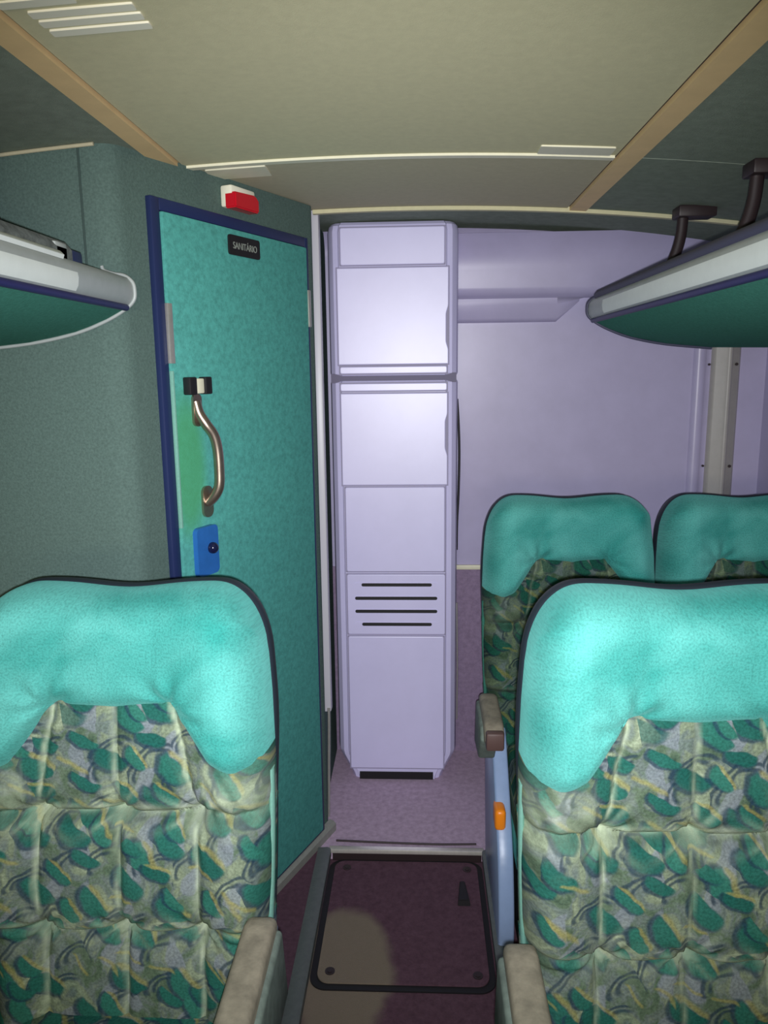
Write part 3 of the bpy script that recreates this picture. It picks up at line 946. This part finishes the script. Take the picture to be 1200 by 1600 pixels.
def body_h(s, t, w):
    d = min(w - abs(s), (top_t(s / w) - t) if t > TB - 0.2 else 1)
    h = 0.030 + 0.070 * edge_round(d, 0.050)
    h += 0.016 * max(0, min(1, (abs(s) - 0.11) / 0.06)) * edge_round(d, 0.05)
    wear = 0.0
    # tufting: seams pull the padding in, puckers at the crossings
    for k, ts in enumerate(SEAMS):
        sag = 0.010 * abs(math.sin((s - VS[0]) / 0.126 * math.pi)) if abs(s) < 0.13 else 0
        dt = t - (ts - sag * (1 if k else 0.4))
        g = math.exp(-(dt / 0.009) ** 2)
        h -= 0.016 * g
        h -= 0.016 * math.exp(-abs(dt) / 0.030)
        wear = max(wear, 0.95 * math.exp(-((dt - 0.009) / 0.009) ** 2) * (1 if abs(s) < 0.13 else 0.7))
    for k, v in enumerate(VS):
        vx = v
        if t > SEAMS[0]:
            f = (t - SEAMS[0]) / (TB - 0.180 - SEAMS[0])
            vx = v * (1 - 0.26 * min(1, max(0, f)))
        ds = s - vx
        h -= 0.006 * math.exp(-(ds / 0.005) ** 2) + 0.006 * math.exp(-abs(ds) / 0.022)
        wear = max(wear, (0.8 if k != 1 else 0.6) * math.exp(-((ds + 0.002 + 0.002 * math.sin(t * 60 + k)) / 0.0035) ** 2))
        for ts in SEAMS:
            rr = math.hypot(ds, t - ts)
            h -= 0.012 * math.exp(-(rr / 0.018) ** 2)
            wear = max(wear, 0.8 * math.exp(-(rr / 0.022) ** 2), 0.6 * max(0, math.sin(math.atan2(t - ts, ds) * 7 + k)) ** 3 * math.exp(-(rr / 0.05) ** 2))
            # radiating puckers
            a = math.atan2(t - ts, ds)
            h += 0.0036 * math.sin(a * 9 + k) * math.exp(-((rr - 0.03) / 0.022) ** 2)
    if t < SEAMS[1]:
        h -= 0.026 * min(1, (SEAMS[1] - t) / 0.02)
    if abs(s) > 0.135:
        h += 0.0025 * math.sin((t * 1.0 + s * 1.6) * 130) * max(0, 1 - abs(t - SEAMS[0] - 0.02) / 0.11)
        wear = max(wear, 0.45 * max(0, 1 - abs(t - SEAMS[0] - 0.03) / 0.07))
    h += 0.0035 * noise.noise(Vector((s * 22, t * 22, 3)))
    return h, wear


def head_h(s, t, u, w):
    B, T = bound_t(u), top_t(u)
    dtop = T - t
    dside = w - abs(s)
    d = min(dside, dtop * 1.0)
    h = 0.030 + 0.088 * edge_round(d, 0.062)
    a = abs(s)
    # bolster wings stand forward of the middle
    h += 0.020 * max(0, min(1, (a - 0.07) / 0.08)) * edge_round(d, 0.06)
    dn = t - B
    if 0.09 < a < 0.15:
        dn = min(dn, max(0.0, (a - 0.088)) * 0.9 + max(0.0, t - (TB - 0.180)) * 1.0)
    h = 0.078 + (h - 0.078) * edge_round(dn, 0.040) if h > 0.078 else h
    # soft gathers at the two inner corners
    for sg_ in (-1, 1):
        dx, dt = s - sg_ * 0.092, t - (TB - 0.178)
        rr = math.hypot(dx, dt)
        an = math.atan2(dt, dx * sg_)
        if 0.0 < rr < 0.12:
            h += 0.004 * math.sin(an * 7 + sg_) * math.exp(-((rr - 0.03) / 0.03) ** 2) * (1 if dt > -0.02 else 0)
            h -= 0.008 * math.exp(-(rr / 0.025) ** 2)
    h += 0.004 * noise.noise(Vector((s * 14, t * 14, 9)))
    return h


def cos_samples(n):
    return [-math.cos(math.pi * i / n) * 0.55 + (-1 + 2 * i / n) * 0.45 for i in range(n + 1)]


def grid_mesh(name, us, tfun, hfun, nv, wear=True):
    """cushion face over columns us; tfun(u)->(t0,t1); closed down to the shell at its outer rim"""
    verts, uvs, wr = [], [], []
    nu = len(us)
    for u in us:
        t0, t1 = tfun(u)
        for j in range(nv + 1):
            v = j / nv
            v = v if name != 'headrest' else 0.5 - 0.5 * math.cos(math.pi * v) * (0.7) - 0.3 * (0.5 - v)
            t = t0 + (t1 - t0) * v
            w = half_w(t)
            s = u * w
            h, k = hfun(s, t, u, w)
            verts.append((s, -h, t)); uvs.append((s, t)); wr.append(k)
    faces = []
    for i in range(nu - 1):
        for j in range(nv):
            a = i * (nv + 1) + j
            faces.append((a, a + nv + 1, a + nv + 2, a + 1))
    # back side so the pad is a solid
    base = len(verts)
    for i, u in enumerate(us):
        for j in range(nv + 1):
            x, y, z = verts[i * (nv + 1) + j]
            verts.append((x, min(0.0, y + 0.02) if False else -0.012, z)); uvs.append((x, z)); wr.append(0)
    for i in range(nu - 1):
        for j in range(nv):
            a = base + i * (nv + 1) + j
            faces.append((a, a + 1, a + nv + 2, a + nv + 1))
    for i in range(nu - 1):
        a, c = i * (nv + 1), base + i * (nv + 1)
        faces.append((a, c, c + nv + 1, a + nv + 1))
        a += nv; c += nv
        faces.append((a, a + nv + 1, c + nv + 1, c))
    for j in range(nv):
        a, c = j, base + j
        faces.append((a, a + 1, c + 1, c))
        a, c = (nu - 1) * (nv + 1) + j, base + (nu - 1) * (nv + 1) + j
        faces.append((a, c, c + 1, a + 1))
    me = bpy.data.meshes.new(name)
    me.from_pydata(verts, [], faces)
    uvl = me.uv_layers.new(name='UVMap')
    for lp in me.loops:
        uvl.data[lp.index].uv = uvs[lp.vertex_index]
    if wear:
        at = me.attributes.new('wear', 'FLOAT', 'POINT')
        at.data.foreach_set('value', wr)
    me.polygons.foreach_set('use_smooth', [True] * len(me.polygons))
    me.set_sharp_from_angle(angle=R(65))
    me.update()
    return me


US = cos_samples(120)
ME_BACK = grid_mesh('backrest', US, lambda u: (0.0, bound_t(u) + 0.012), lambda s, t, u, w: body_h(s, t, w), 150)
ME_BACK.materials.append(M['pattern'])
ME_HEAD = grid_mesh('headrest', US, lambda u: (bound_t(u), top_t(u)), lambda s, t, u, w: (head_h(s, t, u, w), 0), 60)
ME_HEAD.materials.append(M['velvet'])


def shell_mesh():
    """hard back shell: the same outline, a little larger, with a rounded rim"""
    out = []
    n = 64
    for i in range(n + 1):
        u = -1 + 2 * i / n
        uu = -math.cos(math.pi * i / n)
        out.append((uu, top_t(uu)))
    lay = [(-0.020, -0.003), (-0.012, 0.003), (0.0, 0.0045), (0.014, 0.003), (0.028, -0.004), (0.034, -0.02)]
    bm = bmesh.new()
    rings = []
    side = [(-1, t) for t in [0.02 + (top_t(1) - 0.03) * i / 20 for i in range(20)]]
    loop = side + out + [(1, t) for _, t in reversed(side)]
    for y, g in lay:
        ring = []
        for u, t in loop:
            w = half_w(t)
            cx, cz = 0.0, TB * 0.5
            x, z = u * w, t
            gs = g - 0.006 * max(0.0, min(1.0, (TB - 0.22 - t) / 0.12))
            nx = (1 if x > 0 else -1) * (gs if abs(u) > 0.9 else gs * abs(u))
            nz = g * (1 - abs(u) ** 3) if t > TB - 0.2 else (0)
            ring.append(bm.verts.new((x + nx, y, z + nz)))
        rings.append(ring)
    m_ = len(loop)
    for a, c in zip(rings, rings[1:]):
        for i in range(m_):
            bm.faces.new((a[i], a[(i + 1) % m_], c[(i + 1) % m_], c[i]))
    bm.faces.new(rings[0]); bm.faces.new(rings[-1][::-1])
    bmesh.ops.recalc_face_normals(bm, faces=bm.faces[:])
    me = bpy.data.meshes.new('back_shell')
    bm.to_mesh(me); bm.free()
    me.polygons.foreach_set('use_smooth', [True] * len(me.polygons))
    me.set_sharp_from_angle(angle=R(60))
    me.materials.append(M['shell'])
    return me


ME_SHELL = shell_mesh()


def cushion_mesh(hw, depth, th):
    """seat pad with tuft lines, its own UVs in metres"""
    nx, ny = 40, 40
    verts, uvs, wr, faces = [], [], [], []
    for i in range(nx + 1):
        u = cos_samples(nx)[i]
        for j in range(ny + 1):
            v = j / ny
            # profile: front face up, over the nose, back along the top
            L_ = th + depth
            q = v * L_
            r = 0.05
            if q < th - r:
                y, z = -depth, q
            elif q < th - r + r * math.pi / 2:
                a = (q - (th - r)) / r
                y, z = -depth + r - r * math.cos(a), th - r + r * math.sin(a)
            else:
                y, z = min(0, -depth + r + (q - (th - r + r * math.pi / 2))), th
            s = u * hw
            e = edge_round(hw - abs(s), 0.035)
            z -= 0.03 * (1 - e) if q > th * 0.5 else 0
            y += 0.02 * (1 - e) if q < th else 0
            verts.append((s, y, z)); uvs.append((s, 1.3 + q)); wr.append(0.5 * math.exp(-((q - th) / 0.02) ** 2))
    for i in range(nx):
        for j in range(ny):
            a = i * (ny + 1) + j
            faces.append((a, a + ny + 1, a + ny + 2, a + 1))
    base = len(verts)
    verts += [(-hw, 0, 0), (hw, 0, 0)]
    uvs += [(-hw, 1.2), (hw, 1.2)]; wr += [0, 0]
    L0 = [j for j in range(ny + 1)]
    faces.append(tuple(L0 + [base]))
    R0 = [nx * (ny + 1) + j for j in range(ny + 1)]
    faces.append(tuple(R0[::-1] + [base + 1]))
    faces.append(tuple([i * (ny + 1) for i in range(nx + 1)][::-1] + [base, base + 1]))
    faces.append(tuple([i * (ny + 1) + ny for i in range(nx + 1)] + [base + 1, base]))
    me = bpy.data.meshes.new('seat_cushion')
    me.from_pydata(verts, [], faces)
    uvl = me.uv_layers.new(name='UVMap')
    for lp in me.loops:
        uvl.data[lp.index].uv = uvs[lp.vertex_index]
    at = me.attributes.new('wear', 'FLOAT', 'POINT')
    at.data.foreach_set('value', wr)
    me.polygons.foreach_set('use_smooth', [True] * len(me.polygons))
    me.set_sharp_from_angle(angle=R(50))
    me.materials.append(M['pattern'])
    me.update()
    return me


ME_CUSH = cushion_mesh(0.172, 0.30, 0.13)


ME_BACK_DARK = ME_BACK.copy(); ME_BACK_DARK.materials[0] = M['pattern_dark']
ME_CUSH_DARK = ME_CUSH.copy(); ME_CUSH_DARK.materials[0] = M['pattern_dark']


def make_seat(x, yb, recline, zb, label, aisle, arm_z=0.60, knob=False, ln=0.36, tinted=False, ao=0.0):
    """facing -y; aisle = +1/-1 side that has the armrest and side cover, 0 = none"""
    root = empty('coach_seat', (x, yb, 0))
    tag(root, label, 'seat', 'teal topped coach seats')
    rx = -recline
    for nm, me in (('backrest', ME_BACK), ('headrest', ME_HEAD), ('back_shell', ME_SHELL)):
        if tinted and nm == 'backrest':
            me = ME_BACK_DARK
        o = link(nm, me, None, root)
        o.location = (0, 0, zb)
        o.rotation_euler = (rx, 0, 0)
    c = link('seat_cushion', ME_CUSH_DARK if tinted else ME_CUSH, None, root)
    c.location = (0, -0.055, 0.285)
    box('seat_valance', (-0.172, -0.345, 0.20), (0.172, -0.02, 0.286), M['door_fabric'], root, 0.012)
    box('seat_base', (-0.165, -0.33, 0.0), (0.165, 0.0, 0.205), M['base'], root, 0.01)
    # side edging of the backrest in pale teal
    for sg_ in (-1, 1):
        pth = []
        for i in range(24):
            t = 0.02 + (TB - 0.31) * i / 23
            p = Vector((sg_ * (half_w(t) - 0.003), -0.036, t))
            p.rotate(Matrix.Rotation(rx, 3, 'X'))
            pth.append(p + Vector((0, 0, zb)))
        tube('side_edging', pth, (0.0045, 0.015), M['rack_fabric'] if tinted else M['piping'], root, 8)
    if aisle:
        a = aisle
        f = lambda v0, v1: (min(a * v0, a * v1), max(a * v0, a * v1))
        x0, x1 = f(0.175, 0.214)
        side = smooth_path([(-0.02, 0.47, 0), (-0.10, 0.44, 0), (-0.18, 0.36, 0), (-0.25, 0.28, 0), (-0.305, 0.20, 0), (-0.338, 0.10, 0), (-0.345, 0.04, 0), (-0.340, 0.0, 0)], 5)
        outl = [(p.x, p.y) for p in side] + [(0.03, 0.0), (0.07, 0.20), (0.09, 0.46)]
        sp = prism('side_cover', outl, x0, x1, 'x', M['seat_blue'], root, bevel=0.006, ang=50)
        sp['label'] = 'pale blue moulded side cover'
        if knob:
            bm = bmesh.new()
            bm_box(bm, (x0 - 0.004 if a < 0 else x1 - 0.02, -0.262, 0.262), (x0 + 0.024 if a < 0 else x1 + 0.004, -0.20, 0.318), 0.010, 3)
            kb = from_bm('recline_button', bm, M['orange'], root)
            kb['label'] = 'orange recline button'
        ax0, ax1 = f(0.198 + ao, 0.246 + ao)
        arm = empty('armrest', (0, 0, 0)); arm.parent = root
        bm = bmesh.new()
        ya, yb_ = -0.07 - ln, -0.06
        pr = [(yb_, arm_z - 0.07), (yb_, arm_z - 0.008), (yb_ - 0.03, arm_z), (ya + 0.03, arm_z - 0.004), (ya, arm_z - 0.02), (ya, arm_z - 0.05), (ya + 0.05, arm_z - 0.075)]
        from_bm('arm_pad', bm_bev(bm_prism(bm, pr, ax0, ax1, 'x'), 0.011), M['arm'], arm)
        bm = bmesh.new()
        sx0, sx1 = f(0.211 + ao, 0.254 + ao)
        pr2 = [(yb_ + 0.02, arm_z - 0.16), (yb_ - 0.01, arm_z - 0.022), (ya + 0.06, arm_z - 0.03), (ya + 0.03, arm_z - 0.055), (ya + 0.10, arm_z - 0.14)]
        from_bm('arm_panel', bm_bev(bm_prism(bm, pr2, sx0, sx1, 'x'), 0.008), M['arm_side'], arm)
        box('arm_cap', (ax0 + 0.002, ya - 0.012, arm_z - 0.062), (ax1 - 0.002, ya + 0.014, arm_z - 0.016), M['arm_cap'], arm, 0.006)
    return root


def bm_bev(bm, off):
    bmesh.ops.recalc_face_normals(bm, faces=bm.faces[:])
    bmesh.ops.bevel(bm, geom=bm.edges[:], offset=off, segments=3, profile=0.5, affect='EDGES')
    return bm


make_seat(-0.461, 1.078, R(8), 0.389, 'teal topped patterned coach seat in foreground left of aisle', 1)
make_seat(0.376, 1.035, R(6), 0.402, 'teal topped patterned coach seat in foreground right of aisle', -1, ao=0.014)
make_seat(0.402, 2.005, R(10), 0.370, 'rear row teal topped coach seat next to aisle with orange button', -1, 0.55, True, 0.20, True)
make_seat(0.874, 2.005, R(10), 0.370, 'rear row teal topped coach seat next to right side wall', 0, tinted=True)
